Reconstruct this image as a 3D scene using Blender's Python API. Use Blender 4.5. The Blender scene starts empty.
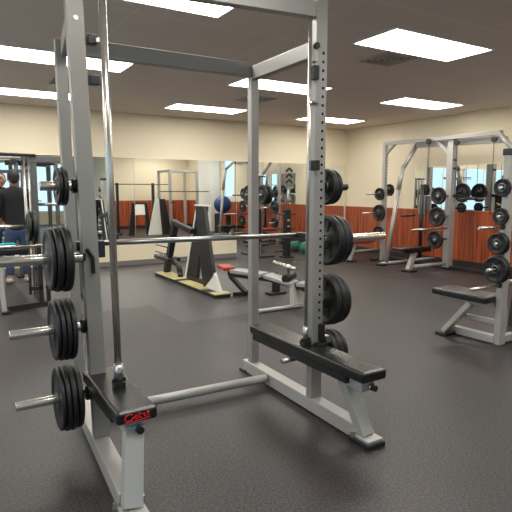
import bpy, bmesh, math, random
from mathutils import Vector, Matrix
random.seed(4)
R = math.radians
D = bpy.data
scene = bpy.context.scene
COL = scene.collection

# ------------------------------------------------------------------ camera, world, exposure
CAMH = 1.4
F, DV, DU = 520.0, 66.0, 318.0
pitch = math.atan(DV / F)
yaw = math.atan(DU / math.hypot(F, DV))
cd = D.cameras.new('camera'); cam = D.objects.new('camera', cd); COL.objects.link(cam)
cam.location = (0, 0, CAMH)
cam.rotation_euler = (math.pi / 2 - pitch, 0, -yaw)
cd.sensor_fit = 'HORIZONTAL'; cd.sensor_width = 36.0; cd.lens = 36.0 * F / 512.0
cd.clip_start = 0.05; cd.clip_end = 100
scene.camera = cam

w = D.worlds.new('daylight'); scene.world = w; w.use_nodes = True
bg = w.node_tree.nodes['Background']
bg.inputs[0].default_value = (0.55, 0.82, 1.0, 1); bg.inputs[1].default_value = 1.5

vs = scene.view_settings
vs.view_transform = 'Standard'; vs.look = 'None'; vs.gamma = 1; vs.use_curve_mapping = False
vs.exposure = 0.0
PANEL_STRENGTH = 17.0

# ------------------------------------------------------------------ materials
def mat(name, col, rough=0.5, metal=0.0, noise=None, nscale=60, bump=0.0, bscale=200, spec=None, emit=None):
    m = D.materials.new(name); m.use_nodes = True
    nt = m.node_tree; b = nt.nodes['Principled BSDF']
    b.inputs['Base Color'].default_value = (*col, 1)
    b.inputs['Roughness'].default_value = rough
    b.inputs['Metallic'].default_value = metal
    if spec is not None: b.inputs['Specular IOR Level'].default_value = spec
    tc = nt.nodes.new('ShaderNodeTexCoord')
    if noise:
        n = nt.nodes.new('ShaderNodeTexNoise'); n.inputs['Scale'].default_value = nscale
        n.inputs['Detail'].default_value = 4
        nt.links.new(tc.outputs['Object'], n.inputs['Vector'])
        r = nt.nodes.new('ShaderNodeValToRGB')
        a = tuple(max(0, c * (1 - noise)) for c in col); z = tuple(min(1, c * (1 + noise)) for c in col)
        r.color_ramp.elements[0].color = (*a, 1); r.color_ramp.elements[1].color = (*z, 1)
        r.color_ramp.elements[0].position = 0.3; r.color_ramp.elements[1].position = 0.7
        nt.links.new(n.outputs['Fac'], r.inputs[0]); nt.links.new(r.outputs[0], b.inputs['Base Color'])
    if bump:
        n2 = nt.nodes.new('ShaderNodeTexNoise'); n2.inputs['Scale'].default_value = bscale
        nt.links.new(tc.outputs['Object'], n2.inputs['Vector'])
        bp = nt.nodes.new('ShaderNodeBump'); bp.inputs['Strength'].default_value = bump; bp.inputs['Distance'].default_value = 0.002
        nt.links.new(n2.outputs['Fac'], bp.inputs['Height']); nt.links.new(bp.outputs[0], b.inputs['Normal'])
    if emit:
        b.inputs['Emission Color'].default_value = (*emit[0], 1); b.inputs['Emission Strength'].default_value = emit[1]
    return m

SILVER = mat('silver_powder_coat', (0.315, 0.298, 0.278), 0.40, 0.30, noise=0.06, nscale=300)
SILVER_LT = mat('pale_silver_coat', (0.40, 0.385, 0.365), 0.36, 0.2)
CHROME = mat('chrome', (0.62, 0.58, 0.53), 0.24, 0.85)
STEEL = mat('brushed_steel', (0.45, 0.44, 0.43), 0.3, 1.0)
BLACK = mat('black_metal', (0.012, 0.012, 0.013), 0.4)
HUB = mat('dull_hub_metal', (0.10, 0.10, 0.10), 0.4, 0.8)
RUBBER = mat('black_rubber', (0.0055, 0.0055, 0.0055), 0.48, noise=0.3, nscale=40)
HOLE = mat('dark_hole', (0.01, 0.01, 0.01), 0.9)
VINYL = mat('black_vinyl', (0.013, 0.012, 0.012), 0.27, bump=0.15, bscale=260)
VINYL_GREY = mat('worn_grey_vinyl', (0.30, 0.295, 0.285), 0.4, noise=0.1, nscale=20)
VINYL_RED = mat('red_vinyl', (0.33, 0.035, 0.02), 0.4)
RED = mat('red_print', (0.8, 0.02, 0.02), 0.5)
YELLOW = mat('pale_yellow_tread', (0.60, 0.52, 0.24), 0.6, noise=0.2, nscale=80)
WALL = mat('cream_paint', (0.72, 0.63, 0.46), 0.7, bump=0.05, bscale=80)
WALL_LT = mat('white_paint', (0.78, 0.76, 0.70), 0.7)
BASEB = mat('black_baseboard_vinyl', (0.02, 0.018, 0.018), 0.5)
BASEG = mat('grey_baseboard_vinyl', (0.16, 0.15, 0.145), 0.5)
BLUE = mat('blue_rubber', (0.012, 0.045, 0.16), 0.4)
ORANGE = mat('orange_plastic', (0.75, 0.22, 0.04), 0.5)
GREEN = mat('green_rubber', (0.03, 0.16, 0.11), 0.5)
SKIN = mat('skin', (0.55, 0.30, 0.20), 0.55)
HAIR = mat('dark_hair', (0.012, 0.010, 0.009), 0.7, noise=0.4, nscale=90)
SHIRT = mat('black_cotton', (0.010, 0.010, 0.011), 0.9)
JEANS = mat('blue_denim', (0.035, 0.06, 0.13), 0.9, noise=0.2, nscale=100)
SHOE = mat('white_shoe', (0.5, 0.5, 0.5), 0.6)
STICKER = mat('dark_sticker', (0.02, 0.02, 0.025), 0.6)
CYAN = mat('cyan_towel_cloth', (0.02, 0.35, 0.42), 0.9)
TRIMW = mat('white_window_frame', (0.7, 0.7, 0.68), 0.5)

MIRROR = mat('mirror_silvering', (0.90, 0.92, 0.90), 0.0, 1.0)
PANEL = mat('light_diffuser', (0.9, 0.9, 0.9), 0.6, emit=((1.0, 0.965, 0.90), PANEL_STRENGTH))

def floor_mat():
    m = D.materials.new('speckled_rubber_floor'); m.use_nodes = True
    nt = m.node_tree; b = nt.nodes['Principled BSDF']; L = nt.links.new
    tc = nt.nodes.new('ShaderNodeTexCoord')
    n1 = nt.nodes.new('ShaderNodeTexNoise'); n1.inputs['Scale'].default_value = 85; n1.inputs['Detail'].default_value = 2
    n2 = nt.nodes.new('ShaderNodeTexNoise'); n2.inputs['Scale'].default_value = 1.3; n2.inputs['Detail'].default_value = 5
    gp = nt.nodes.new('ShaderNodeNewGeometry')
    L(gp.outputs['Position'], n1.inputs['Vector']); L(gp.outputs['Position'], n2.inputs['Vector'])
    r1 = nt.nodes.new('ShaderNodeValToRGB')
    r1.color_ramp.elements[0].position = 0.40; r1.color_ramp.elements[0].color = (0.006, 0.005, 0.0053, 1)
    r1.color_ramp.elements[1].position = 0.70; r1.color_ramp.elements[1].color = (0.062, 0.0505, 0.0515, 1)
    L(n1.outputs['Fac'], r1.inputs[0])
    r2 = nt.nodes.new('ShaderNodeValToRGB')
    r2.color_ramp.elements[0].position = 0.3; r2.color_ramp.elements[0].color = (0.85, 0.85, 0.85, 1)
    r2.color_ramp.elements[1].position = 0.7; r2.color_ramp.elements[1].color = (1.1, 1.1, 1.1, 1)
    L(n2.outputs['Fac'], r2.inputs[0])
    mx = nt.nodes.new('ShaderNodeMix'); mx.data_type = 'RGBA'; mx.blend_type = 'MULTIPLY'; mx.inputs[0].default_value = 1
    L(r1.outputs[0], mx.inputs[6]); L(r2.outputs[0], mx.inputs[7])
    # an area of smoother, paler mats laid in the middle of the room, with seams
    def M(op, a, c):
        n = nt.nodes.new('ShaderNodeMath'); n.operation = op
        for k, v in ((0, a), (1, c)):
            if isinstance(v, (int, float)): n.inputs[k].default_value = v
            else: L(v, n.inputs[k])
        return n.outputs[0]
    sp = nt.nodes.new('ShaderNodeSeparateXYZ'); L(gp.outputs['Position'], sp.inputs[0]); X, Y = sp.outputs[0], sp.outputs[1]
    def rect(x0, x1, y0, y1): return M('MULTIPLY', M('MULTIPLY', M('GREATER_THAN', X, x0), M('LESS_THAN', X, x1)), M('MULTIPLY', M('GREATER_THAN', Y, y0), M('LESS_THAN', Y, y1)))
    mk = M('MAXIMUM', rect(2.12, 4.0, 5.02, 9.3), rect(0.9, 2.12, 6.0, 9.3))
    seam = M('MAXIMUM', M('MAXIMUM', rect(1.0, 2.112, 5.01, 5.022), rect(2.112, 4.0, 5.008, 5.024)), M('MAXIMUM', rect(0.9, 2.12, 5.99, 6.004), M('MAXIMUM', rect(2.112, 2.122, 5.02, 9.3), rect(0.9, 4.0, 7.2, 7.212))))
    pale = nt.nodes.new('ShaderNodeMix'); pale.data_type = 'RGBA'; pale.inputs[7].default_value = (0.080, 0.072, 0.071, 1)
    L(M('MULTIPLY', mk, 0.7), pale.inputs[0]); L(mx.outputs[2], pale.inputs[6])
    m2 = nt.nodes.new('ShaderNodeMix'); m2.data_type = 'RGBA'; m2.inputs[7].default_value = (0.018, 0.017, 0.017, 1)
    L(seam, m2.inputs[0]); L(pale.outputs[2], m2.inputs[6])
    L(m2.outputs[2], b.inputs['Base Color'])
    b.inputs['Roughness'].default_value = 0.46; b.inputs['Specular IOR Level'].default_value = 0.5
    bp = nt.nodes.new('ShaderNodeBump'); bp.inputs['Strength'].default_value = 0.35; bp.inputs['Distance'].default_value = 0.002
    L(n1.outputs['Fac'], bp.inputs['Height']); L(bp.outputs[0], b.inputs['Normal'])
    return m

def ceil_mat():
    m = D.materials.new('acoustic_ceiling_tile'); m.use_nodes = True
    nt = m.node_tree; b = nt.nodes['Principled BSDF']; L = nt.links.new
    tc = nt.nodes.new('ShaderNodeTexCoord'); mp = nt.nodes.new('ShaderNodeMapping')
    mp.inputs['Location'].default_value = (-0.03, -0.08, 0)
    br = nt.nodes.new('ShaderNodeTexBrick'); br.offset = 0
    br.inputs['Scale'].default_value = 1; br.inputs['Brick Width'].default_value = 1.38; br.inputs['Row Height'].default_value = 0.585
    br.inputs['Mortar Size'].default_value = 0.012; br.inputs['Mortar Smooth'].default_value = 0.3
    br.inputs['Color1'].default_value = (0.80, 0.68, 0.595, 1); br.inputs['Color2'].default_value = (0.78, 0.665, 0.58, 1)
    br.inputs['Mortar'].default_value = (0.86, 0.75, 0.66, 1)
    gp = nt.nodes.new('ShaderNodeNewGeometry')
    L(gp.outputs['Position'], mp.inputs['Vector']); L(mp.outputs[0], br.inputs['Vector'])
    n = nt.nodes.new('ShaderNodeTexNoise'); n.inputs['Scale'].default_value = 90; n.inputs['Detail'].default_value = 3
    L(tc.outputs['Object'], n.inputs['Vector'])
    mx = nt.nodes.new('ShaderNodeMix'); mx.data_type = 'RGBA'; mx.blend_type = 'MULTIPLY'; mx.inputs[0].default_value = 0.3
    L(br.outputs['Color'], mx.inputs[6]); L(n.outputs['Fac'], mx.inputs[7]); L(mx.outputs[2], b.inputs['Base Color'])
    b.inputs['Roughness'].default_value = 0.9
    return m

def wood_mat():
    m = D.materials.new('red_oak_slats'); m.use_nodes = True
    nt = m.node_tree; b = nt.nodes['Principled BSDF']; L = nt.links.new
    tc = nt.nodes.new('ShaderNodeTexCoord'); mp = nt.nodes.new('ShaderNodeMapping')
    mp.inputs['Scale'].default_value = (14, 14, 0.7)
    n = nt.nodes.new('ShaderNodeTexNoise'); n.inputs['Scale'].default_value = 1.6; n.inputs['Detail'].default_value = 6
    L(tc.outputs['Object'], mp.inputs['Vector']); L(mp.outputs[0], n.inputs['Vector'])
    r = nt.nodes.new('ShaderNodeValToRGB')
    r.color_ramp.elements[0].position = 0.3; r.color_ramp.elements[0].color = (0.15, 0.021, 0.006, 1)
    r.color_ramp.elements[1].position = 0.7; r.color_ramp.elements[1].color = (0.47, 0.105, 0.030, 1)
    L(n.outputs['Fac'], r.inputs[0]); L(r.outputs[0], b.inputs['Base Color'])
    b.inputs['Roughness'].default_value = 0.42
    return m
FLOOR, CEIL, WOOD = floor_mat(), ceil_mat(), wood_mat()

# ------------------------------------------------------------------ mesh helpers (world coordinates)
class MB:
    def __init__(s): s.bm = bmesh.new(); s.mats = []
    def _mi(s, m):
        if m is None: return 0
        if m not in s.mats: s.mats.append(m)
        return s.mats.index(m)
    def _new(s, before, m):
        i = s._mi(m)
        for f in s.bm.faces:
            if f.index == -1 or f not in before: f.material_index = i
    def box(s, c, d, rot=None, m=None):
        M = Matrix.Translation(c)
        if rot is not None: M = M @ rot.to_4x4()
        M = M @ Matrix.Diagonal((*d, 1))
        g = bmesh.ops.create_cube(s.bm, size=1, matrix=M)
        i = s._mi(m)
        for v in g['verts']:
            for f in v.link_faces: f.material_index = i
        return s
    def bx(s, x0, x1, y0, y1, z0, z1, m=None):
        return s.box(((x0 + x1) / 2, (y0 + y1) / 2, (z0 + z1) / 2), (abs(x1 - x0), abs(y1 - y0), abs(z1 - z0)), m=m)
    def bar(s, p, q, wd, ht, side=None, m=None):
        """rectangular tube from p to q; wd across `side`, ht the other way"""
        p, q = Vector(p), Vector(q); d = q - p; l = d.length; z = d.normalized()
        sd = Vector(side) if side else (Vector((1, 0, 0)) if abs(z.x) < 0.9 else Vector((0, 1, 0)))
        y = z.cross(sd).normalized(); x = y.cross(z)
        return s.box((p + q) / 2, (wd, ht, l), Matrix((x, y, z)).transposed(), m)
    def cyl(s, p, q, r, r2=None, n=20, m=None):
        p, q = Vector(p), Vector(q); d = q - p
        rot = d.to_track_quat('Z', 'Y').to_matrix().to_4x4()
        g = bmesh.ops.create_cone(s.bm, cap_ends=True, segments=n, radius1=r, radius2=r if r2 is None else r2, depth=d.length,
                                  matrix=Matrix.Translation((p + q) / 2) @ rot)
        i = s._mi(m)
        for v in g['verts']:
            for f in v.link_faces: f.material_index = i
        return s
    def sph(s, c, r, sc=(1, 1, 1), n=20, m=None):
        g = bmesh.ops.create_uvsphere(s.bm, u_segments=n, v_segments=n // 2 + 2, radius=r, matrix=Matrix.Translation(c) @ Matrix.Diagonal((*sc, 1)))
        i = s._mi(m)
        for v in g['verts']:
            for f in v.link_faces: f.material_index = i
        return s
    def lathe(s, prof, c, axis='X', n=40, m=None):
        """prof: (along, radius) closed ring around the axis"""
        rings = []
        for k in range(n):
            a = 2 * math.pi * k / n; ca, sa = math.cos(a), math.sin(a); ring = []
            for (t, r) in prof:
                if axis == 'X': v = (c[0] + t, c[1] + r * ca, c[2] + r * sa)
                elif axis == 'Y': v = (c[0] + r * ca, c[1] + t, c[2] + r * sa)
                else: v = (c[0] + r * ca, c[1] + r * sa, c[2] + t)
                ring.append(s.bm.verts.new(v))
            rings.append(ring)
        i = s._mi(m); P = len(prof)
        for k in range(n):
            a, b = rings[k], rings[(k + 1) % n]
            for j in range(P):
                f = s.bm.faces.new((a[j], a[(j + 1) % P], b[(j + 1) % P], b[j])); f.material_index = i; f.smooth = True
        return s
    def prism(s, pts, ext, m=None):
        """planar polygon pts extruded by vector ext"""
        e = Vector(ext); a = [s.bm.verts.new(p) for p in pts]; b = [s.bm.verts.new(Vector(p) + e) for p in pts]
        i = s._mi(m); n = len(pts)
        fs = [s.bm.faces.new(a), s.bm.faces.new(b[::-1])]
        for k in range(n): fs.append(s.bm.faces.new((a[k], b[k], b[(k + 1) % n], a[(k + 1) % n])))
        for f in fs: f.material_index = i
        return s
    def tube(s, pts, r, n=12, m=None):
        for a, b in zip(pts, pts[1:]): s.cyl(a, b, r, n=n, m=m)
        for p in pts[1:-1]: s.sph(p, r, n=n, m=m)
        return s
    def build(s, name, material, parent=None, bevel=0.0, smooth=False, seg=2):
        bmesh.ops.recalc_face_normals(s.bm, faces=s.bm.faces[:])
        me = D.meshes.new(name)
        org = Vector((0, 0, 0))
        if parent is not None:
            p = parent
            while p is not None: org += p.location; p = p.parent
        for v in s.bm.verts: v.co -= org
        s.bm.to_mesh(me); s.bm.free()
        mats = s.mats if s.mats else []
        # slot 0 holds the given material unless explicit ones were used
        if mats:
            for m in mats: me.materials.append(m)
        else: me.materials.append(material)
        o = D.objects.new(name, me); COL.objects.link(o)
        if parent is not None: o.parent = parent
        else:
            # put the origin at the base of the thing
            xs = [v.co for v in me.vertices]
            c = Vector(((min(v.x for v in xs) + max(v.x for v in xs)) / 2, (min(v.y for v in xs) + max(v.y for v in xs)) / 2, min(v.z for v in xs)))
            me.transform(Matrix.Translation(-c)); o.location = c
        if smooth:
            for p in me.polygons: p.use_smooth = True
        else:
            for p in me.polygons: p.use_smooth = len(p.vertices) == 4 and p.use_smooth
        if bevel:
            bv = o.modifiers.new('edge', 'BEVEL'); bv.width = bevel; bv.segments = seg; bv.limit_method = 'ANGLE'; bv.angle_limit = R(40)
        return o

def tag(o, label, cat, group=None):
    o['label'] = label; o['category'] = cat
    if group: o['group'] = group
    return o
def thing(name, label, cat, loc, group=None):
    o = D.objects.new(name, None); COL.objects.link(o); o.location = loc; o.empty_display_size = 0.1
    return tag(o, label, cat, group)
def struct(name, mb, m, bevel=0, parent=None):
    o = mb.build(name, m, parent, bevel)
    if parent is None: o['kind'] = 'structure'
    return o
def cyl(name, p, q, r, m, parent, n=20, bevel=0.0):
    o = MB().cyl(p, q, r, n=n).build(name, m, parent, bevel)
    for p_ in o.data.polygons: p_.use_smooth = len(p_.vertices) == 4
    return o
def bar(name, p, q, wd, ht, m, parent, side=None, bevel=0.004):
    return MB().bar(p, q, wd, ht, side).build(name, m, parent, bevel)
def dup(root, loc, label=None, group=None):
    r = root.copy(); COL.objects.link(r); r.location = loc
    if label: r['label'] = label
    if group: r['group'] = group
    for ch in list(root.children):
        c = ch.copy(); COL.objects.link(c); c.parent = r
        for g in list(ch.children):
            d = g.copy(); COL.objects.link(d); d.parent = c
    return r

# ------------------------------------------------------------------ room shell
XR, YB, XL, YF, ZC = 8.27, 9.5, -2.4, -3.6, 2.79
JX, JY = 5.2, 0.35            # the front wall steps forward right of JX
struct('floor', MB().bx(XL - .1, XR + .1, YF - .1, YB + .1, -0.12, 0), FLOOR)
struct('ceiling', MB().bx(XL - .1, XR + .1, YF - .1, YB + .1, ZC, ZC + 0.12), CEIL)
struct('wall_back', MB().bx(XL - .1, XR + .1, YB, YB + .12, 0, ZC), WALL)
def holed(axis, at, thick, a0, a1, holes):
    """wall at x=at (axis X) or y=at, spanning a0..a1, with rectangular holes (a, b, z0, z1)"""
    mb = MB()
    def put(a, b, z0, z1):
        if b - a < 1e-4 or z1 - z0 < 1e-4: return
        if axis == 'X': mb.bx(at, at + thick, a, b, z0, z1)
        else: mb.bx(a, b, at, at + thick, z0, z1)
    cur = a0
    for (a, b, z0, z1) in sorted(holes):
        put(cur, a, 0, ZC); put(a, b, 0, z0); put(a, b, z1, ZC); cur = b
    put(cur, a1, 0, ZC)
    return mb
RW = (3.15, 3.95, 1.15, 2.45)
struct('wall_right', holed('X', XR, .12, JY - .1, YB, [RW]), WALL)
FW = [(-1.9, -0.2, .5, 2.5), (1.3, 2.9, .5, 2.5), (3.1, 4.8, .5, 2.5)]
struct('wall_front', holed('Y', YF - .12, .12, XL, JX + .12, FW), WALL)
struct('wall_front_step', MB().bx(JX, XR + .12, JY - .12, JY, 0, ZC), WALL)
struct('wall_step_side', MB().bx(JX, JX + .12, YF, JY - .12, 0, ZC), WALL)
LW = [(-2.9, -1.1, .5, 2.5), (-.5, 1.3, .5, 2.5), (2.6, 4.4, .5, 2.5), (4.6, 6.4, .5, 2.5), (6.6, 8.4, .5, 2.5)]
struct('wall_left', holed('X', XL - .12, .12, YF, YB, LW), WALL)
wn = 0
def window(axis, at, h, bars=1):
    global wn; wn += 1
    a, b, z0, z1 = h; mb = MB(); t = .05
    P = (lambda u0, u1, v0, v1: mb.bx(at - .03, at + .03, u0, u1, v0, v1)) if axis == 'X' else (lambda u0, u1, v0, v1: mb.bx(u0, u1, at - .03, at + .03, v0, v1))
    P(a, b, z0, z0 + t); P(a, b, z1 - t, z1); P(a, a + t, z0 + t, z1 - t); P(b - t, b, z0 + t, z1 - t)
    for k in range(bars):
        c = a + (b - a) * (k + 1) / (bars + 1); P(c - .02, c + .02, z0 + t, z1 - t)
    struct('window_%d' % wn, mb, TRIMW)
window('X', XR + .06, RW, 0)
for h in FW: window('Y', YF - .06, h)
for h in LW: window('X', XL - .06, h)

# wainscot and baseboards
def wains(name, mb, z0=0.10, z1=1.02): return struct(name, mb, WOOD, .002)
wains('trim_1', MB().bx(XR - .02, XR, JY + .02, YB, 0.10, 1.02))
wains('trim_2', MB().bx(JX, XR - .02, JY, JY + .02, 0.10, 1.02))
struct('baseboard_right', MB().bx(XR - .025, XR, JY + .025, YB - .012, 0, 0.10), BASEB)
struct('baseboard_step', MB().bx(JX, XR - .025, JY, JY + .025, 0, 0.10), BASEB)
struct('baseboard_back', MB().bx(XL, 5.28, YB - .012, YB, 0, 0.09), BASEG)
struct('baseboard_left', MB().bx(XL, XL + .012, YF, YB - .012, 0, 0.10), BASEB)
# pilaster on the right wall, towards the street side
struct('trim_3', MB().bx(XR - .35, XR - .02, 1.95, 3.0, 0, ZC), WALL_LT)
# seam strips on the right wall above the wood
struct('trim_4', MB().bx(XR - .004, XR, 7.78, 7.80, 1.02, ZC), WALL)

# ------------------------------------------------------------------ mirrors
def mirror(name, mb, label, group=None): 
    return tag(mb.build(name, MIRROR, None, .0015, seg=1), label, 'mirror', group)
MG = None
mirror('wall_mirror', MB().bx(0.35, 3.116, YB - .010, YB, 0.42, 1.985), 'long frameless wall mirror above the cream kick panel, from the seam to the left', MG)
mirror('wall_mirror', MB().bx(3.120, 5.28, YB - .010, YB, 0.42, 1.985), 'wall mirror behind the tall black A-frame machine, right of the seam', MG)
mirror('wall_mirror', MB().bx(5.284, 8.19, YB - .010, YB, 0.003, 1.985), 'floor length wall mirror with three dark arrows, filling the corner by the wood panelling', MG)
mirror('wall_mirror', MB().bx(XR - .010, XR, 5.2, 7.42, 1.03, 1.85), 'low wide mirror on the right wall above the red wood panelling')
# arrows stuck on the mirror
for k, zc in enumerate((1.845, 1.72, 1.60)):
    mb = MB(); x0 = 6.61; y = YB - .0118; wd = .085
    mb.bar((x0 - wd, y, zc - .05), (x0, y, zc + .03), .003, .048, side=(0, 1, 0)); mb.bar((x0 + wd, y, zc - .05), (x0, y, zc + .03), .003, .048, side=(0, 1, 0))
    o = mb.build('arrow_sticker', STICKER); tag(o, 'black upward chevron sticker, %s of three on the corner mirror' % ('topmost', 'middle one', 'lowest')[k], 'sticker', 'chevron stickers on the mirror')

# ------------------------------------------------------------------ ceiling lights and vents
PX = (-1.45, 1.27, 4.05, 6.80); PY = (1.3, 3.66, 6.02, 8.32)
rowname = {3.66: 'nearest', 6.02: 'middle', 8.32: 'farthest'}
colname = {1.27: 'left', 4.05: 'centre', 6.80: 'right'}
first = None
for ix, px in enumerate(PX):
    for iy, py in enumerate(PY):
        if px > JX - .3 and py < JY + 0.6: continue
        if px < 0 or py < 3:
            lab = 'recessed white fluorescent ceiling panel outside the photographed part of the ceiling'
        else: lab = 'glowing rectangular ceiling panel in the %s row from the camera, %s column' % (rowname[py], colname[px])
        qx = px + (.09 if py == 3.66 else 0)
        if first is None:
            t = thing('ceiling_light', lab, 'ceiling light', (px, py, ZC), 'recessed ceiling light panels')
            a, b = .66, .27
            MB().bx(px - a, px + a, py - b, py + b, ZC - .006, ZC).build('diffuser', PANEL, t)
            fr = MB()
            fr.bx(px - a - .02, px + a + .02, py - b - .02, py - b, ZC - .010, ZC); fr.bx(px - a - .02, px + a + .02, py + b, py + b + .02, ZC - .010, ZC)
            fr.bx(px - a - .02, px - a, py - b, py + b, ZC - .010, ZC); fr.bx(px + a, px + a + .02, py - b, py + b, ZC - .010, ZC)
            fr.build('frame', WALL_LT, t); first = t
        else: dup(first, (qx, py, ZC), lab)
VENTM = mat('brown_vent_metal', (0.42, 0.36, 0.31), 0.6)
def vent(x, y, lab):
    t = thing('ceiling_vent', lab, 'vent', (x, y, ZC), 'square ceiling vents')
    fr = MB(); a = .23
    for s_ in (-1, 1):
        fr.bx(x - a, x + a, y + s_ * (a - .02), y + s_ * a, ZC - .012, ZC); fr.bx(x + s_ * (a - .02), x + s_ * a, y - a + .02, y + a - .02, ZC - .012, ZC)
    fr.build('frame', VENTM, t)
    MB().bx(x - a + .02, x + a - .02, y - a + .02, y + a - .02, ZC - .003, ZC).build('backing', HOLE, t)
    for k, q in enumerate((.19, .14, .09, .04)):
        mb = MB()
        for s_ in (-1, 1):
            mb.bx(x - q, x + q, y + s_ * (q - .012), y + s_ * q, ZC - .014, ZC - .003); mb.bx(x + s_ * (q - .012), x + s_ * q, y - q + .012, y + q - .012, ZC - .014, ZC - .003)
        mb.build('louver', VENTM, t)
vent(4.20, 4.20, 'square louvered ceiling vent beside the nearest bright ceiling panel')
vent(4.28, 7.05, 'square louvered vent between the two centre ceiling panels, behind the rear post')
vent(1.55, 7.20, 'square ceiling vent seen between the left post and the steel rod')

# ------------------------------------------------------------------ weight plates
def plate(x, y, z, r, th, lab, grp, style=0, axis='X'):
    t = thing('weight_plate', lab, 'weight plate', (x, y, z), grp)
    h = th / 2; hr = 0.028
    mb = MB()
    mb.lathe([(-h, hr), (-h, r * .34), (-h * .45, r * .38), (-h * .45, r * .78), (-h, r * .84), (-h * .9, r * .97), (-h * .5, r), (h * .5, r), (h * .9, r * .97),
              (h, r * .84), (h * .45, r * .78), (h * .45, r * .38), (h, r * .34), (h, hr)], (x, y, z), axis, n=44)
    if style:
        for k in range(style):
            a = 2 * math.pi * k / style + .5
            c = (x, y + r * .58 * math.cos(a), z + r * .58 * math.sin(a)) if axis == 'X' else (x + r * .58 * math.cos(a), y, z + r * .58 * math.sin(a))
            d = (th * .8, .030, r * .42) if axis == 'X' else (.030, th * .8, r * .42)
            rot = Matrix.Rotation(a - math.pi / 2, 3, 'X') if axis == 'X' else Matrix.Rotation(-(a - math.pi / 2), 3, 'Y')
            mb.box(c, d, rot)
    mb.build('disc', RUBBER, t)
    MB().lathe([(-h * 1.02, hr * .93), (-h * 1.02, hr * 1.5), (h * 1.02, hr * 1.35), (h * 1.02, hr * .93)], (x, y, z), axis, n=20).build('steel_hub', HUB, t)
    return t

def stack(x0, dx, specs, y, z, where, grp, style=0):
    """plates side by side along x starting at x0 heading dx; specs = [(r, thickness)]"""
    x = x0; n = len(specs)
    for k, (r, th) in enumerate(specs):
        x += dx * th / 2
        pos = '' if n == 1 else ('innermost ' if k == 0 else ('outermost ' if k == n - 1 else ['', 'second ', 'third ', 'fourth '][k]))
        plate(x, y, z - 0.001, r, th, ('%sblack weight plate %s' % (pos, where)), grp, style)
        x += dx * (th / 2 + .002)

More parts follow.
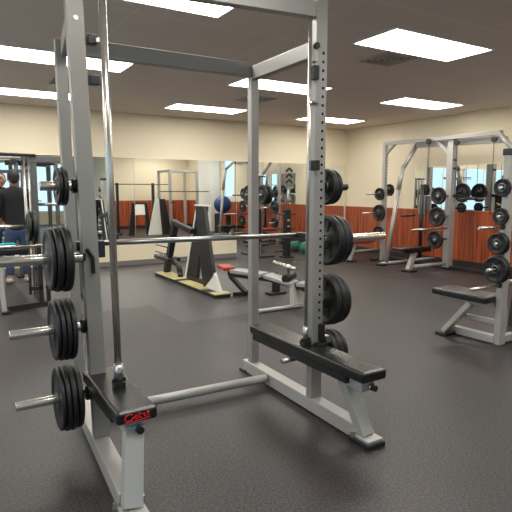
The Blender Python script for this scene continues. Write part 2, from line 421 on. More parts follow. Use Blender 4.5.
# ------------------------------------------------------------------ main Smith machine
root = thing('smith_machine', 'large silver rack in the foreground with tall uprights and steel guide rods', 'smith machine', (1.32, 2.9, 0))
def upright(p, q, wd, dp, holes=None, fx=1):
    mb = MB(); mb.bar(p, q, wd, dp, side=(1, 0, 0), m=SILVER)
    if holes:
        z0, z1, st = holes; n = int((z1 - z0) / st); P, Q = Vector(p), Vector(q)
        for k in range(n + 1):
            z = z0 + k * st; t_ = (z - P.z) / (Q.z - P.z); c = P.lerp(Q, t_)
            yf = c.y - dp / 2
            mb.cyl((c.x + .012, yf - .0015, z), (c.x + .012, yf + .002, z), .0105, n=12, m=HOLE)
            mb.cyl((c.x + .012, yf - .0008, z), (c.x + .012, yf + .002, z), .0145, n=12, m=SILVER_LT)
    return mb
def side_frame(sx, xt, xb, xback, yf, yb, yfoot, pad, inw, xfoot):
    """sx: outward direction"""
    def xz(z): return xb + (xt - xb) * z / 2.62
    xb_ = (xb + xback) / 2
    bar('base_beam', (xfoot, yfoot + .10, .05), (xback, yb + .09, .05), .085, .085, SILVER_LT, root, side=(1, 0, 0))
    MB().bx(xfoot - .065, xfoot + .065, yfoot - .03, yfoot + .14, 0, .028).build('rubber_foot', BLACK, root, .006)
    MB().bx(xfoot - .055, xfoot + .055, yfoot - .02, yfoot + .13, .028, .045).build('foot_plate', SILVER_LT, root, .003)
    MB().bx(xback - .055, xback + .055, yb + .03, yb + .13, 0, .02).build('rubber_foot', BLACK, root, .006)
    bar('pad_leg', (xfoot, yfoot + .06, .04), (pad[0], yfoot + .20, .34), .085, .06, SILVER_LT, root, side=(1, 0, 0))
    for dx in (-.058, .058):
        MB().cyl((xfoot + dx, yfoot + .10, .03), (xfoot + dx, yfoot + .10, .062), .014, n=8).build('bolt', CHROME, root)
    upright((xb, yf, .09), (xt, yf, 2.62), .080, .055, (0.56, 2.22, .0495) if sx > 0 else None).build('upright', SILVER, root, .003)
    MB().bar((xback, yb, .09), (xback - (.03 if sx < 0 else 0), yb, 2.28), .062, .055, side=(1, 0, 0)).build('upright', SILVER, root, .003)
    bar('top_side_beam', (xz(2.23), yf + .028, 2.225), (xback, yb - .028, 2.225), .06, .09, SILVER, root, side=(1, 0, 0))
    # padded rail
    px, py0, py1, pw = pad
    mb = MB().bx(px - pw / 2, px + pw / 2, py0, py1, .385, .445); pdo = mb.build('pad', VINYL, root, .014, seg=3)
    MB().bx(px - pw * .42, px + pw * .42, py0 + .15, py1 - .02, .340, .386).build('pad_rail', BLACK, root, .003)
    MB().bx(px - .045, px + .045, py0 + .05, py0 + .22, .315, .386).build('pad_bracket', SILVER_LT, root, .004)
    kb = cyl('bracket_knob', (px + .015, py0 + .052, .340), (px + .015, py0 + .030, .340), .020, CHROME, root)
    cyl('knob_cap', (px + .015, py0 + .029, .340), (px + .015, py0 + .008, .340), .017, BLACK, kb)
    cyl('adjusting_pin', (px - .02, yf + .10, .325), (px - .14, yf + .10, .325), .015, STEEL, root)
    # guide rod with its collars
    gx = inw
    gy = yf - .262 if sx < 0 else yf - .01
    rd = cyl('guide_rod', (gx, gy, .47), (gx - (.02 if sx < 0 else -.01), gy, 2.62), .0175 if sx < 0 else .011, CHROME, root, 24)
    cyl('rod_collar', (gx, gy, .475), (gx, gy, .56), .022 if sx < 0 else .016, STEEL, rd, 20)
    MB().box((gx, gy, .459), (.056, .045, .028)).cyl((gx - .026, gy, .47), (gx - .026, gy, .49), .009, n=8).cyl((gx + .026, gy, .47), (gx + .026, gy, .49), .009, n=8).build('rod_clamp', BLACK, root, .003)
    # storage pegs
    for z in ((1.42, .695, .33) if sx < 0 else (1.42, .71, .375)):
        x0 = xz(z) + sx * .04; x1 = x0 + sx * ((.17 if z > 1 else .36) if sx < 0 else .22)
        p = cyl('storage_peg', (x0, yf + .03, z), (x1, yf + .03, z), .0235, CHROME if sx < 0 else (BLACK if z > 1 else STEEL), root, 24, .003)
        cyl('peg_collar', (x0 - sx * .002, yf + .03, z), (x0 + sx * .018, yf + .03, z), .036, BLACK, p)
    return xz
LYF, RYF = 2.70, 2.53
xzL = side_frame(-1, .605, .665, .700, LYF, 3.34, 2.00, (.685, 2.13, 2.76, .185), .695, .625)
xzR = side_frame(1, 1.968, 1.965, 1.985, RYF, 3.31, 1.98, (1.925, 1.95, 3.12, .175), 1.888, 1.955)
bar('top_rear_beam', (.73, 3.325, 2.245), (1.955, 3.31, 2.245), .055, .095, SILVER, root, side=(0, 1, 0))
bar('top_front_beam', (xzL(2.4) + .04, LYF, 2.43), (xzR(2.4) - .04, RYF, 2.43), .06, .085, SILVER, root, side=(0, 1, 0))
cyl('cross_tube', (.72, 3.08, .062), (1.92, 3.03, .062), .030, SILVER_LT, root, 20)
# clips and stops on the uprights
def blk(name, c, d, m=BLACK, par=root): return MB().box(c, d).build(name, m, par, .004)
xr = 1.925
blk('safety_stop', (xr, RYF - .035, 1.545), (.035, .05, .06)); blk('safety_stop', (xr - .01, RYF - .03, 2.075), (.04, .045, .08))
blk('rod_bracket', (xr, RYF - .01, 2.19), (.03, .05, .10), SILVER_LT); cyl('rod_bracket_bolt', (xr - .005, RYF - .05, 2.225), (xr - .005, RYF - .03, 2.225), .018, BLACK, root)
blk('rod_washer', (xr - .01, RYF - .02, 1.905), (.055, .05, .012), STEEL)
blk('lock_pin_sleeve', (1.985, RYF - .045, .52), (.030, .035, .11)); blk('lock_foot', (1.965, RYF - .06, .445), (.07, .05, .03)); blk('lock_foot', (2.02, RYF - .05, .475), (.035, .05, .045), STEEL)
xl = xzL(2.1) + .05
blk('safety_stop', (xl + .025, LYF - .02, 1.935), (.05, .05, .045)); blk('safety_stop', (xl + .02, LYF - .02, 2.125), (.045, .05, .045)); blk('rod_bracket', (xl + .045, LYF - .045, 2.12), (.03, .03, .025), STEEL)
cyl('frame_bolt', (xzL(2.2), LYF - .034, 2.215), (xzL(2.2), LYF - .026, 2.215), .012, STEEL, root)
# racking hook on the left
MB().tube([(.60, LYF + .04, 1.08), (.625, LYF - .035, 1.10), (.648, LYF - .04, 1.06), (.65, LYF - .038, .98)], .009, n=8, m=BLACK).build('racking_hook', BLACK, root)
# red script badge on the near end of the left pad
mb = MB(); yb_ = 2.1275; zc = .415; x0 = .622
def strok(pts, r=.0042):
    for a, b in zip(pts, pts[1:]):
        mb.bar((x0 + a[0], yb_, zc + a[1]), (x0 + b[0], yb_, zc + b[1]), .003, r, side=(0, 1, 0))
strok([(.040, .012), (.025, .018), (.008, .010), (.004, -.004), (.014, -.014), (.034, -.012), (.044, .000)])
strok([(.050, .004), (.060, .006), (.064, -.004), (.054, -.010), (.048, -.002), (.050, .004)])
strok([(.070, .016), (.072, -.006), (.080, -.008)]); strok([(.064, .010), (.082, .010)])
strok([(.086, .006), (.096, .008), (.092, -.002), (.102, -.006)]); strok([(.108, .018), (.112, -.006)]); strok([(.104, .008), (.118, .012)])
strok([(.004, -.018), (.06, -.018), (.12, -.012)], .003)
mb.build('script_badge', RED, root)

# barbell carried by the guide rods
t = thing('barbell', 'long straight steel barbell held across the foreground silver rack at chest height', 'barbell', (1.32, 2.7, 1.08))
cyl('shaft', (.73, 2.86, 1.113), (2.10, 2.83, 1.10), .0155, STEEL, t, 20)
cyl('sleeve', (.60, 2.68, 1.063), (.10, 2.70, 1.063), .0255, CHROME, t, 28, .003)
cyl('sleeve', (2.06, 2.58, 1.09), (2.585, 2.58, 1.09), .0255, CHROME, t, 28, .003)
MB().bx(.60, .75, 2.80, 2.87, 1.04, 1.13).bx(.565, .615, 2.66, 2.87, 1.045, 1.085).build('carriage', BLACK, t, .004)
MB().bx(2.03, 2.068, 2.56, 2.85, 1.07, 1.12).build('carriage', BLACK, t, .004)

GP = 'weight plates on the foreground rack'
stack(.545, -1, [(.096, .022), (.090, .022)], LYF + .03, 1.42, 'on the top left peg of the foreground rack', GP)
stack(.535, -1, [(.165, .042), (.162, .036), (.155, .018)], 2.69, 1.063, 'on the left end of the barbell', GP)
stack(.545, -1, [(.158, .026), (.158, .024), (.158, .022), (.152, .018)], LYF + .03, .695, 'on the middle left peg of the foreground rack', GP)
stack(.562, -1, [(.162, .030), (.168, .028), (.168, .024), (.162, .020)], LYF + .03, .33, 'on the lowest left peg of the foreground rack', GP)
stack(2.040, 1, [(.112, .038), (.108, .032)], RYF + .03, 1.42, 'on the top right peg of the foreground rack', GP, 5)
stack(2.070, 1, [(.160, .042), (.158, .040), (.152, .030)], 2.58, 1.085, 'on the right end of the barbell', GP, 5)
stack(2.045, 1, [(.163, .036), (.166, .036), (.160, .036)], RYF + .03, .71, 'on the middle right peg of the foreground rack', GP, 5)
stack(2.045, 1, [(.135, .040), (.135, .040), (.130, .035)], RYF + .03, .375, 'on the lowest right peg, behind the long pad', GP, 5)

# ------------------------------------------------------------------ right-hand station nearest the camera (cut by the frame)
t = thing('bench_press_station', 'silver station with black padded bench, cut off by the right photo edge', 'weight machine', (4.3, 2.9, 0))
X0, Y0 = 4.30, 2.80
MB().bx(X0 - .040, X0 + .045, Y0 - .03, Y0 + .03, 0, 1.72).build('upright', SILVER_LT, t, .003)
MB().bx(X0 - .045, X0 + .34, Y0 - .05, Y0 + .045, 1.70, 1.76).build('top_bracket', BLACK, t, .008)
MB().bx(X0 + .30, X0 + .36, Y0 - .05, Y0 + .04, 0, 1.70).build('upright', SILVER, t, .003)
bar('base_beam', (X0 - .03, 3.28, .04), (X0 - .01, 2.83, .04), .07, .07, SILVER_LT, t, side=(1, 0, 0))
bar('lower_brace', (X0 - .03, 3.17, .20), (X0, 2.83, .20), .05, .04, SILVER_LT, t, side=(1, 0, 0))
bar('bench_leg', (4.16, 3.29, .03), (4.20, 3.03, .36), .085, .05, SILVER_LT, t, side=(1, 0, 0))
MB().bx(4.08, 4.27, 3.22, 3.34, 0, .03).build('rubber_foot', BLACK, t, .006)
MB().bx(4.11, 4.42, 2.83, 3.43, .385, .445).build('bench_pad', VINYL, t, .015, seg=3)
MB().bx(4.17, 4.36, 2.84, 3.38, .345, .386).build('pad_frame', SILVER, t, .003)
MB().bx(4.345, 4.6, 2.77, 2.83, .02, .08).build('base_beam', SILVER_LT, t, .003)
for (z, l) in ((1.42, .08), (1.17, .08), (1.075, .34), (.93, .10), (.70, .20), (.55, .42)):
    p = cyl('storage_peg', (X0 - .04, Y0, z), (X0 - .04 - l, Y0, z), .013, CHROME, t)
    cyl('peg_collar', (X0 - .038, Y0, z), (X0 - .058, Y0, z), .024, BLACK, p)
G3 = 'weight plates on the station at the right edge'
stack(4.235, -1, [(.080, .030)], Y0, 1.42, 'on the highest peg of the station at the right edge', G3, 5)
stack(4.235, -1, [(.075, .030)], Y0, 1.17 + .07 - .07, 'on the second peg of the station at the right edge', G3, 5)
stack(4.235, -1, [(.100, .030), (.095, .025)], Y0, .93, 'on the third peg of the station at the right edge', G3, 5)
stack(4.235, -1, [(.125, .035), (.118, .030)], Y0, .70, 'on the lowest peg of the station at the right edge', G3, 5)

# ------------------------------------------------------------------ long multi-station rack along the right wall
t = thing('multi_station_rack', 'long silver cable and press rack standing along the red panelled wall', 'weight machine', (7.6, 6.6, 0))
ZT = 2.30
def post(x, y, w_, d_, holes=False):
    mb = MB(); mb.bx(x - w_ / 2, x + w_ / 2, y - d_ / 2, y + d_ / 2, 0, ZT + .03, m=SILVER_LT)
    if holes:
        for k in range(12): mb.cyl((x - .005, y - d_ / 2 - .002, 1.50 + k * .06), (x - .005, y - d_ / 2 + .002, 1.50 + k * .06), .012, n=10, m=HOLE)
    mb.build('upright', SILVER_LT, t, .004)
post(7.60, 7.60, .08, .07, True); post(7.70, 6.10, .13, .12, False); 
bar('top_beam', (7.60, 7.62, ZT), (7.66, 5.15, ZT), .07, .07, SILVER, t, side=(1, 0, 0))
bar('top_beam', (7.78, 6.95, ZT - .06), (7.78, 5.15, ZT - .10), .10, .10, SILVER_LT, t, side=(1, 0, 0))
bar('corner_brace', (7.60, 7.60, ZT - .22), (7.61, 7.36, ZT - .02), .05, .04, SILVER, t, side=(1, 0, 0))
bar('corner_brace', (7.66, 6.42, ZT - .02), (7.68, 6.14, ZT - .26), .06, .05, SILVER_LT, t, side=(1, 0, 0))
MB().tube([(7.84, 7.0, 2.28), (7.46, 7.0, 1.80), (7.36, 7.0, 1.40), (7.10, 7.0, .05)], .040, n=16, m=SILVER).build('curved_leg', SILVER, t, smooth=True)
MB().tube([(7.66, 5.20, 2.30), (7.50, 4.85, 2.02), (7.48, 4.70, 1.4), (7.40, 4.60, .05)], .040, n=16, m=SILVER_LT).build('curved_leg', SILVER_LT, t, smooth=True)
cyl('base_tube', (6.96, 7.0, .035), (7.95, 7.0, .035), .032, SILVER, t)
cyl('base_tube', (6.9, 6.15, .10), (7.66, 6.10, .10), .030, SILVER_LT, t)
cyl('base_tube', (7.2, 4.60, .035), (7.95, 4.60, .035), .032, SILVER, t)
bar('base_tube', (7.70, 4.6, .03), (7.70, 7.65, .03), .06, .06, BLACK, t, side=(1, 0, 0))
MB().bx(6.90, 7.04, 6.93, 7.07, 0, .04).build('rubber_foot', BLACK, t, .006); MB().bx(7.62, 7.92, 6.02, 6.18, 0, .035).build('rubber_foot', BLACK, t, .006)
MB().bx(7.32, 7.44, 7.54, 7.66, 0, .03).build('rubber_foot', BLACK, t, .006)
def arm_bench(y, xf, x1, padm, z=.42):
    MB().bx(xf - .28, x1, y - .13, y + .13, z - .045, z + .01).build('bench_pad', padm, t, .015, seg=3)
    MB().bx(xf - .15, x1 + .1, y - .05, y + .05, z - .09, z - .044).build('pad_frame', BLACK if padm is VINYL else SILVER_LT, t, .003)
    bar('bench_leg', (xf, y, .03), (xf + .16, y, z - .06), .08, .07, SILVER_LT, t, side=(0, 1, 0))
    MB().bx(xf - .07, xf + .12, y - .10, y + .10, 0, .03).build('rubber_foot', BLACK, t, .006)
    cyl('bench_brace', (xf + .12, y, .20), (x1 + .25, y, .20), .022, SILVER_LT, t)
arm_bench(6.22, 6.84, 7.25, VINYL); arm_bench(7.74, 6.83, 7.40, VINYL_RED)
for (x, y, z0, z1, r) in ((7.55, 6.5, .6, 2.28, .006), (7.72, 6.62, 1.3, 2.26, .005), (7.62, 5.95, 1.2, 2.26, .005), (7.62, 5.25, 1.0, 2.2, .006)):
    cyl('cable', (x, y, z0), (x, y, z1), r, BLACK, t, 8)
cyl('pulley', (7.53, 6.5, 2.26), (7.57, 6.5, 2.26), .05, BLACK, t); cyl('pulley', (7.60, 5.25, 2.20), (7.64, 5.25, 2.20), .045, BLACK, t); cyl('pulley', (7.60, 5.95, 2.20), (7.64, 5.95, 2.20), .04, BLACK, t)
MB().bx(7.66, 7.74, 6.03, 6.04, 1.75, 1.79).bx(7.66, 7.74, 6.03, 6.04, 1.90, 1.93).build('selector_label', BLACK, t)
cyl('press_bar', (7.30, 5.62, 1.25), (7.95, 5.62, 1.25), .018, BLACK, t)
bar('press_arm', (7.72, 6.05, 1.30), (7.72, 5.58, 1.25), .05, .05, BLACK, t)
MB().bx(7.74, 7.90, 6.70, 6.84, .95, 1.30).build('cable_housing', STEEL, t, .01)
cyl('pull_handle', (7.2, 6.75, .93), (7.55, 6.75, .93), .02, BLACK, t); cyl('pull_post', (7.72, 6.75, .03), (7.72, 6.75, 1.5), .035, BLACK, t)
def peg(y, z, x0, x1, m=STEEL, r=.017): cyl('storage_peg', (x0, y, z), (x1, y, z), r, m, t)
for z, x1 in ((1.32, 7.12), (.95, 7.04), (.55, 7.3)): peg(7.60, z, 7.57, x1, STEEL)
for z, x1 in ((1.30, 7.35), (.94, 7.33), (.54, 7.31)): peg(6.10, z, 7.65, x1)
peg(6.10, .73, 7.65, 6.76)
G1 = 'weight plates on the rack along the panelled wall'
stack(7.50, -1, [(.125, .05)], 7.60, 1.32, 'on the top peg of the far post by the wood wall', G1, 3)
stack(7.50, -1, [(.165, .05)], 7.60, .95, 'on the middle peg of the far post by the wood wall', G1, 3)
stack(7.50, -1, [(.140, .05)], 7.60, .55, 'on the lowest peg of the far post by the wood wall', G1, 3)
stack(7.42, -1, [(.150, .05)], 6.10, 1.30, 'on the top peg of the wide post by the wood wall', G1, 3)
stack(7.40, -1, [(.168, .05)], 6.10, .94, 'on the middle peg of the wide post by the wood wall', G1, 3)
stack(7.38, -1, [(.158, .05)], 6.10, .54, 'on the lowest peg of the wide post by the wood wall', G1, 3)
# the far side of the wide post carries two more
peg(5.62, 1.25, 7.95, 7.98); 
cyl('storage_peg', (7.66, 7.62, 1.40), (7.86, 7.62, 1.40), .02, BLACK, t)
peg(6.10, 1.35, 7.74, 8.10, BLACK); peg(6.10, 1.08, 7.74, 8.10, BLACK)
plate(8.02, 6.10, 1.35, .17, .05, 'black weight plate right of the wide post, upper of two before the low mirror', G1)
plate(8.02, 6.10, 1.08, .09, .05, 'small black weight plate right of the wide post, under a larger one', G1)
plate(7.74, 7.60, 1.40, .12, .05, 'small black weight plate behind the far post, above the wood panelling', G1, 0)

# ------------------------------------------------------------------ A-frame machine in the middle
t = thing('aframe_machine', 'black padded A-frame machine with white edges and a low black seat', 'exercise machine', (3.15, 7.0, 0))
MB().bx(2.98, 3.20, 5.92, 8.12, .0, .045).build('base_beam', BLACK, t, .004)
MB().bx(2.97, 3.21, 7.28, 8.10, .045, .06).build('tread', YELLOW, t, .003)
MB().bx(2.97, 3.21, 6.35, 7.10, .045, .06).build('tread', YELLOW, t, .003)
MB().bx(2.97, 3.21, 5.92, 6.08, .045, .06).build('tread', YELLOW, t, .003)
def board(pts, th, name):
    MB().prism(pts, (th, 0, 0)).build(name, BLACK, t, .004)
board([(3.19, 6.62, 1.17), (3.19, 6.88, 1.17), (3.19, 7.35, .06), (3.19, 6.98, .06)], .05, 'leaning_board')
board([(3.10, 6.50, 1.18), (3.10, 6.78, 1.18), (3.10, 6.60, .24), (3.10, 6.54, .05), (3.10, 6.48, .05), (3.10, 6.22, .24)], .05, 'leaning_board')
MB().prism([(3.178, 6.915, 1.18), (3.178, 6.875, 1.18), (3.178, 7.33, .06), (3.178, 7.375, .06)], (.014, 0, 0)).build('white_edge', WALL_LT, t)
MB().prism([(3.095, 6.50, 1.195), (3.095, 6.80, 1.195), (3.095, 6.80, 1.178), (3.095, 6.50, 1.178)], (.12, 0, 0)).build('white_edge', WALL_LT, t)
MB().bx(3.15, 3.19, 6.6, 6.8, 1.0, 1.14).bx(3.15, 3.19, 6.5, 7.2, .06, .12).build('joining_block', BLACK, t)
MB().prism([(3.10, 6.18, .30), (3.10, 5.98, .05), (3.10, 6.50, .05)], (.03, 0, 0)).build('gusset', WALL_LT, t, .003)
MB().prism([(3.26, 6.85, .75), (3.26, 6.60, .05), (3.26, 7.00, .05)], (.03, 0, 0)).build('gusset', WALL_LT, t, .003)
MB().bx(3.04, 3.26, 7.70, 8.35, .26, .33).build('seat', VINYL, t, .02, seg=3)
MB().tube([(3.14, 7.75, .27), (3.14, 7.52, .24), (3.14, 7.45, .12), (3.14, 7.44, .05)], .045, n=12, m=BLACK).build('seat_leg', BLACK, t, smooth=True)
bar('rear_leg', (3.14, 8.02, .05), (3.14, 7.60, .92), .09, .10, BLACK, t)
bar('arm', (3.14, 7.68, .90), (3.14, 6.95, .80), .08, .07, BLACK, t)
for z in (.35, .47): cyl('foot_peg', (3.14, 8.50, z), (3.14, 7.80, z), .010, BLACK, t)

# ------------------------------------------------------------------ decline bench with red headrest
t = thing('decline_bench', 'low decline bench with pale grey pads and a red headrest behind the rear post', 'bench', (3.5, 5.6, 0))
MB().box((3.19, 6.02, .385), (.17, .20, .05), Matrix.Rotation(R(6), 3, 'X')).build('head_pad', VINYL_RED, t, .015, seg=3)
def slab(name, a, b, wd, th, m, sm=.012): return MB().bar(a, b, wd, th, side=(1, 0.2, 0)).build(name, m, t, sm)
slab('back_pad', (3.28, 5.96, .345), (3.46, 5.50, .335), .20, .05, VINYL_GREY)
slab('seat_pad', (3.48, 5.46, .335), (3.64, 5.10, .265), .20, .05, VINYL_GREY)
slab('front_pad', (3.70, 5.06, .27), (3.80, 4.84, .275), .22, .05, VINYL_GREY)
slab('pad_frame', (3.30, 6.10, .29), (3.52, 5.46, .29), .12, .07, BLACK, .003)
slab('pad_frame', (3.52, 5.46, .29), (3.74, 4.85, .22), .12, .06, BLACK, .003)
slab('rear_brace', (3.32, 6.14, .24), (3.40, 5.86, .05), .06, .05, BLACK, .003)
slab('base_foot', (3.27, 5.98, .025), (3.50, 5.91, .025), .05, .05, BLACK, .003)
MB().bx(3.79, 3.87, 5.75, 5.83, .02, .27).build('middle_post', BLACK, t, .004); MB().bx(3.70, 3.96, 5.72, 5.86, 0, .03).build('middle_foot', BLACK, t, .004)
slab('cross_frame', (3.45, 5.62, .27), (3.83, 5.80, .27), .06, .05, BLACK, .003)
slab('front_leg', (3.56, 4.98, .02), (3.62, 5.08, .26), .09, .06, SILVER_LT, .003)
cyl('base_tube', (3.04, 4.96, .025), (3.66, 4.96, .025), .024, SILVER_LT, t)
cyl('leg_roller', (3.52, 5.12, .33), (3.72, 5.24, .35), .05, BLACK, t)
cyl('leg_roller', (3.78, 4.92, .14), (3.92, 4.98, .14), .05, BLACK, t)
cyl('roller_arm', (3.62, 5.20, .28), (3.80, 4.96, .14), .018, BLACK, t)
cyl('handle', (3.60, 5.50, .485), (3.60, 5.00, .46), .026, CHROME, t)
cyl('handle_post', (3.64, 5.20, .25), (3.60, 5.18, .47), .016, BLACK, t)

# ------------------------------------------------------------------ barbell stand in front of the corner mirror
t = thing('weight_tree', 'narrow black floor stand with short side pegs in front of the corner mirror', 'weight stand', (6.15, 8.9, 0))
MB().bx(6.09, 6.21, 8.84, 8.96, 0, 1.0).build('post', BLACK, t, .005)
MB().bx(6.04, 6.26, 8.79, 9.01, 0, .03).build('base', BLACK, t, .005)
cyl('base_arm', (5.86, 8.9, .14), (6.46, 8.9, .14), .02, BLACK, t); 
for z, a in ((.90, .16), (.34, .16), (.60, .13)): cyl('side_peg', (6.15 - a - .06, 8.9, z), (6.15 + a + .06, 8.9, z), .014, BLACK, t)
cyl('top_rod', (6.17, 8.9, .98), (6.17, 8.9, 1.42), .012, STEEL, t)
MB().bx(6.12, 6.18, 8.838, 8.842, .50, .53).bx(6.12, 6.18, 8.838, 8.842, .64, .67).bx(6.12, 6.18, 8.838, 8.842, .76, .80).build('number_labels', SILVER_LT, t)
# squat stand farther left, by the mirror
t = thing('plate_stand', 'slim upright stand holding stacked black plates, beside the rear silver post', 'weight stand', (5.76, 9.3, 0))
MB().bx(5.71, 5.75, 9.42, 9.46, .03, 1.72).build('post', STEEL, t, .004); MB().bx(5.84, 5.88, 9.42, 9.46, .03, 1.72).build('post', STEEL, t, .004)
cyl('crossbar', (5.67, 9.41, 1.68), (5.94, 9.41, 1.68), .014, BLACK, t); MB().bx(5.62, 5.97, 9.08, 9.48, 0, .035).build('base', BLACK, t, .004)
MB().bx(5.75, 5.84, 9.41, 9.47, .30, 1.0).build('spine', BLACK, t, .004)
cyl('peg', (5.66, 9.2, 1.30), (5.92, 9.2, 1.30), .02, STEEL, t); MB().bx(5.785, 5.795, 9.18, 9.42, 1.27, 1.33).build('peg_arm', BLACK, t)
for k, x in enumerate((5.720, 5.757, 5.822, 5.859)):
    plate(x, 9.2, 1.30, .195, .032, 'black plate on the slim stand beside the rear post, %s' % ('leftmost', 'second from left', 'third from left', 'rightmost')[k], 'plates on the stand by the mirror')
o = MB().sph((6.93, 9.3, .13), .13, m=GREEN).build('medicine_ball', GREEN, smooth=True)
tag(o, 'dark green round ball on the floor near the wood panelled corner', 'ball')

# ------------------------------------------------------------------ black rack station on the left
t = thing('power_rack', 'dark grey rack with black bars at the left edge, behind the foreground plates', 'squat rack', (.95, 6.8, 0))
GREY = mat('dark_grey_coat', (.10, .10, .098), .4, .3)
MB().bx(.985, 1.06, 6.97, 7.04, .04, 1.78).build('upright', GREY, t, .004)
MB().bx(1.50, 1.58, 6.97, 7.04, .04, 1.78).build('upright', GREY, t, .004)
cyl('guide_rod', (.91, 6.95, .10), (.91, 6.95, 1.83), .018, STEEL, t); cyl('guide_rod', (.96, 6.95, .10), (.96, 6.95, 1.83), .010, STEEL, t)
bar('top_beam', (.98, 7.0, 1.77), (1.75, 7.0, 1.80), .07, .07, GREY, t, side=(0, 1, 0))
cyl('pull_up_bar', (.2, 6.9, 1.835), (1.05, 6.95, 1.82), .018, BLACK, t); cyl('pull_up_bar', (.2, 6.92, 1.785), (.92, 6.95, 1.775), .010, GREY, t)
cyl('crossbar', (1.05, 7.03, 1.22), (1.52, 7.03, 1.22), .02, STEEL, t)
bar('base_beam', (.60, 6.55, .03), (1.05, 6.65, .03), .06, .06, BLACK, t, side=(0, 1, 0))
bar('base_beam', (1.02, 6.6, .03), (1.02, 7.3, .03), .06, .06, BLACK, t, side=(1, 0, 0))
bar('base_beam', (1.54, 6.6, .03), (1.54, 7.3, .03), .06, .06, BLACK, t, side=(1, 0, 0))
cyl('lower_bar', (.2, 6.7, .49), (1.02, 6.8, .55), .022, BLACK, t); cyl('lower_bar', (.95, 6.8, .45), (1.25, 6.8, .45), .022, BLACK, t)
MB().bx(.96, 1.01, 6.60, 6.65, .05, .725).build('lower_post', BLACK, t, .003)
MB().bx(1.05, 1.12, 6.55, 6.70, .20, .24).bx(.88, 1.0, 6.60, 6.66, .21, .25).bx(1.05, 1.09, 6.60, 6.66, .05, .5).build('adjuster', BLACK, t, .003)
bar('front_leg', (.56, 6.45, .02), (.53, 6.5, .52), .05, .05, SILVER_LT, t); MB().bx(.52, .62, 6.38, 6.5, 0, .03).build('rubber_foot', BLACK, t, .004)
MB().bx(.2, .90, 6.85, 7.10, .62, .70).build('bench_pad', VINYL, t, .02, seg=3); cyl('bench_leg', (.6, 6.95, 0), (.6, 6.95, .62), .03, SILVER_LT, t)
t = thing('rack_reflection_frame', 'grey frame with black pulleys on top, stand-in for a rack reflection beyond the person', 'stand-in frame', (1.38, 9.13, 0))  # added frame, modelled in place of the foreground rack's reflection in the mirror
MB().bx(1.05, 1.11, 9.10, 9.16, .03, 1.84).build('upright', GREY, t, .004); MB().bx(1.65, 1.71, 9.10, 9.16, .03, 1.84).build('upright', GREY, t, .004)
MB().bx(1.00, 1.09, 9.06, 9.10, 1.82, 1.91).bx(1.15, 1.26, 9.06, 9.10, 1.82, 1.92).build('pulley_block', BLACK, t, .01)
cyl('crossbar', (1.0, 9.13, 1.85), (1.70, 9.13, 1.82), .022, BLACK, t)
MB().bx(1.0, 1.16, 8.98, 9.28, 0, .03).build('foot', BLACK, t, .004); MB().bx(1.60, 1.76, 8.98, 9.28, 0, .03).build('foot', BLACK, t, .004)
# bars resting on it
o = cyl('steel_bar', (.1, 6.72, .985), (.93, 6.72, .965), .020, CHROME, None); tag(o, 'thin steel bar at the left edge, level with the small plates', 'barbell', 'bars racked at the left edge')
o = cyl('steel_bar', (.1, 6.62, .745), (1.02, 6.62, .745), .016, CHROME, None); tag(o, 'pale steel bar at the left edge, just above the thick barbell end', 'barbell', 'bars racked at the left edge')
plate(.955, 6.72, .955, .200, .05, 'black weight plate on the thin bar at the left edge', 'plates at the left edge')
plate(.900, 6.72, .955, .165, .04, 'smaller steel-rimmed plate beside the larger one on the left edge bar', 'plates at the left edge')
o = MB().box((.62, 6.92, .735), (.30, .14, .05)).build('towel', CYAN, None, .02, seg=3); tag(o, 'folded cyan towel lying on the bench at the left edge', 'towel')

# ------------------------------------------------------------------ person at the left, back to the camera
def skin_mesh(name, chains, m, parent, sub=2, root_i=0):
    me = D.meshes.new(name); vs_, es, rs = [], [], []
    index = {}
    for ch in chains:
        prev = None
        for (p, r) in ch:
            k = tuple(round(c, 4) for c in p)
            if k not in index: index[k] = len(vs_); vs_.append(Vector(p) - parent.location); rs.append(r)
            i = index[k]
            if prev is not None: es.append((prev, i))
            prev = i
    me.from_pydata(vs_, es, []); me.materials.append(m)
    o = D.objects.new(name, me); COL.objects.link(o); o.parent = parent
    md = o.modifiers.new('skin', 'SKIN'); md.use_smooth_shade = True
    for i, r in enumerate(rs):
        sv = me.skin_vertices[0].data[i]; sv.radius = (r, r) if not isinstance(r, tuple) else r; sv.use_root = (i == root_i)
    sb = o.modifiers.new('sub', 'SUBSURF'); sb.levels = sub; sb.render_levels = sub
    return o
px, py = .97, 8.55
P = thing('person', 'person in black shirt and blue jeans, seen from behind at the left mirror', 'person', (px, py, 0))
def q(x, y, z): return (px + x, py + y, z)
pel = (q(0, 0, .84), (.125, .095))
chains = [[pel, (q(0, 0, 1.00), (.12, .085)), (q(0, .01, 1.20), (.145, .095)), (q(0, 0, 1.34), (.13, .085)), (q(0, 0, 1.42), .055), (q(0, .01, 1.47), .048)]]
for s_ in (-1, 1):
    chains.append([(q(0, 0, 1.34), .13), (q(s_ * .17, 0, 1.34), .062), (q(s_ * .25, -.02, 1.10), .043), (q(s_ * .20, .16, .93), .032), (q(s_ * .17, .22, .90), .026)])
    chains.append([pel, (q(s_ * .09, 0, .78), .088), (q(s_ * .11, .02, .46), .058), (q(s_ * .12, -.01, .12), .040), (q(s_ * .12, -.01, .07), .042), (q(s_ * .13, .12, .04), .034)])
skin_mesh('body', chains, SKIN, P)
hd = MB().sph(q(0, .02, 1.575), .098, (.80, .95, 1.18), 24).sph(q(0, .115, 1.555), .017, (1, 1.1, 1.3), 10).sph(q(-.082, .02, 1.56), .022, (.4, .8, 1.3), 10).sph(q(.082, .02, 1.56), .022, (.4, .8, 1.3), 10)
head = hd.build('head', SKIN, P, smooth=True)
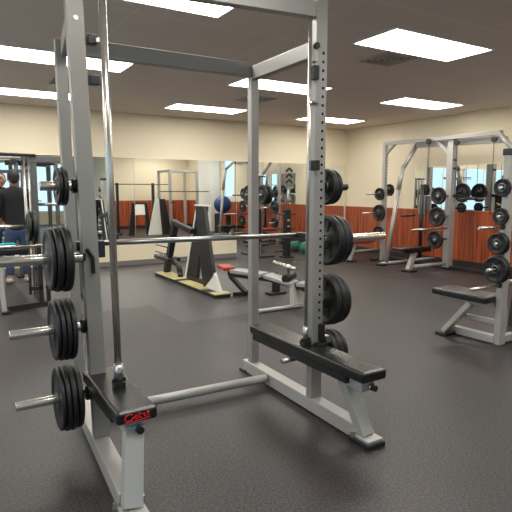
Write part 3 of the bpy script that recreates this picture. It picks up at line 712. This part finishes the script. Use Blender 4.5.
for s_ in (-1, 1): MB().sph(q(s_ * .03, .103, 1.585), .011, n=10).build('eye', HAIR, head, smooth=True)
MB().box(q(0, .108, 1.52), (.04, .008, .008)).build('mouth', VINYL_RED, head, .003)
MB().sph(q(0, -.006, 1.607), .102, (.86, .95, 1.0), 24).sph(q(0, -.045, 1.56), .075, (.9, .7, .9), 20).build('hair', HAIR, P, smooth=True)
for s_ in (-1, 1):
    b = q(s_ * .17, .22, .90)
    hc = [[(b, .024), ((b[0] - s_ * .01, b[1] + .05, b[2] - .01), (.034, .018))]]
    for k, (dx, ln) in enumerate(((-.026, .060), (-.009, .070), (.009, .066), (.026, .052))):
        r0 = (b[0] - s_ * .01, b[1] + .05, b[2] - .01)
        hc.append([(r0, .03), ((r0[0] + dx, r0[1] + .035, r0[2]), .010), ((r0[0] + dx, r0[1] + .035 + ln * .5, r0[2] - .008), .009), ((r0[0] + dx, r0[1] + .035 + ln * .85, r0[2] - .035), .007)])
    r0 = (b[0] - s_ * .01, b[1] + .02, b[2] - .005)
    hc.append([(b, .024), ((r0[0] - s_ * .035, r0[1] + .015, r0[2] - .005), .011), ((r0[0] - s_ * .045, r0[1] + .045, r0[2] - .012), .009)])
    skin_mesh('hand', hc, SKIN, P, 2)
sc = [[(q(0, 0, .76), (.17, .135)), (q(0, 0, .90), (.165, .13)), (q(0, 0, 1.05), (.155, .12)), (q(0, .01, 1.20), (.175, .13)), (q(0, 0, 1.345), (.16, .115)), (q(0, 0, 1.43), (.085, .078)), (q(0, .005, 1.46), (.062, .058))]]
for s_ in (-1, 1): sc.append([(q(0, 0, 1.345), (.16, .115)), (q(s_ * .175, 0, 1.35), .082), (q(s_ * .252, -.02, 1.10), .058), (q(s_ * .215, .10, .98), .046)])
skin_mesh('shirt', sc, SHIRT, P)
jc = [[(q(0, 0, .90), (.135, .105)), (q(0, 0, .82), (.135, .11))]]
for s_ in (-1, 1): jc.append([(q(0, 0, .82), .13), (q(s_ * .09, 0, .74), .10), (q(s_ * .11, .02, .46), .072), (q(s_ * .12, -.01, .10), .060)])
skin_mesh('jeans', jc, JEANS, P)
for s_ in (-1, 1): MB().sph(q(s_ * .125, .05, .045), .075, (.62, 1.75, .62), 16).build('shoe', SHOE, P, smooth=True)

# ------------------------------------------------------------------ equipment behind the camera, met only in the mirrors
t = thing('power_rack', 'tall pale silver power rack reflected in the long mirror', 'squat rack', (7.0, 2.6, 0))
for (x, y) in ((6.36, 2.2), (7.30, 2.2), (6.36, 3.2), (7.30, 3.2)): MB().bx(x - .04, x + .04, y - .04, y + .04, 0, 2.05).build('upright', SILVER_LT, t, .004)
for y in (2.2, 3.2): MB().bx(6.40, 7.26, y - .03, y + .03, 1.98, 2.04).build('crossbar', SILVER_LT, t, .003)
for x in (6.36, 7.30): MB().bx(x - .03, x + .03, 2.24, 3.16, 1.98, 2.04).build('crossbar', SILVER_LT, t, .003); MB().bx(x - .03, x + .03, 2.24, 3.16, .0, .06).build('base_beam', SILVER_LT, t, .003)
cyl('storage_peg', (6.36, 3.24, 1.0), (6.36, 3.5, 1.0), .02, BLACK, t); cyl('racked_bar', (6.0, 3.26, 1.35), (7.7, 3.26, 1.35), .014, BLACK, t)
t = thing('ball_rack', 'black rack holding a blue exercise ball, reflected in the mirror', 'rack', (7.75, 4.15, 0))
for x in (7.55, 7.95): MB().bx(x - .02, x + .02, 4.00, 4.30, 0, .64).build('side_frame', BLACK, t, .003)
MB().bx(7.57, 7.93, 3.98, 4.32, .62, .66).bx(7.57, 7.93, 3.98, 4.32, .2, .24).build('shelf', BLACK, t, .003)
o = MB().sph((7.75, 4.15, .66 + .28), .28, n=28).build('exercise_ball', BLUE, smooth=True); tag(o, 'large blue exercise ball reflected in the mirror', 'ball')
t = thing('squat_stand', 'black squat stand with a racked bar, reflected in the long mirror', 'squat rack', (5.2, 2.6, 0))
for x in (4.82, 6.0): MB().bx(x - .04, x + .04, 2.56, 2.64, .03, 1.62).build('post', BLACK, t, .004); MB().bx(x - .04, x + .04, 2.3, 2.9, 0, .05).build('foot', BLACK, t, .004)
cyl('racked_bar', (4.72, 2.66, 1.58), (6.5, 2.66, 1.58), .014, BLACK, t)
t = thing('incline_bench', 'black incline bench with a pale side, reflected in the mirror', 'bench', (5.9, 3.3, 0))
MB().prism([(5.80, 3.3, 1.12), (5.92, 3.3, 1.12), (6.0, 3.3, 0), (5.55, 3.3, 0)], (0, .06, 0)).build('side_board', WALL_LT, t, .006)
MB().prism([(5.92, 3.3, 1.12), (6.10, 3.3, 1.12), (6.30, 3.3, 0), (6.0, 3.3, 0)], (0, .12, 0)).build('back_board', BLACK, t, .006)
t = thing('adjustable_bench', 'black bench with a pale upright pad, reflected in the mirror', 'bench', (5.35, 3.1, 0))
MB().box((5.35, 3.15, .80), (.32, .06, .36), Matrix.Rotation(R(12), 3, 'X')).build('pad', WALL_LT, t, .01)
MB().prism([(5.10, 3.1, 1.0), (5.22, 3.1, 1.0), (5.16, 3.1, 0), (4.98, 3.1, 0)], (0, .06, 0)).build('side_frame', BLACK, t, .004)
MB().prism([(5.50, 3.1, 1.0), (5.60, 3.1, 1.0), (5.72, 3.1, 0), (5.56, 3.1, 0)], (0, .06, 0)).build('side_frame', BLACK, t, .004)
MB().bx(5.2, 5.55, 3.10, 3.16, .96, 1.02).build('top_bar', BLACK, t, .004)
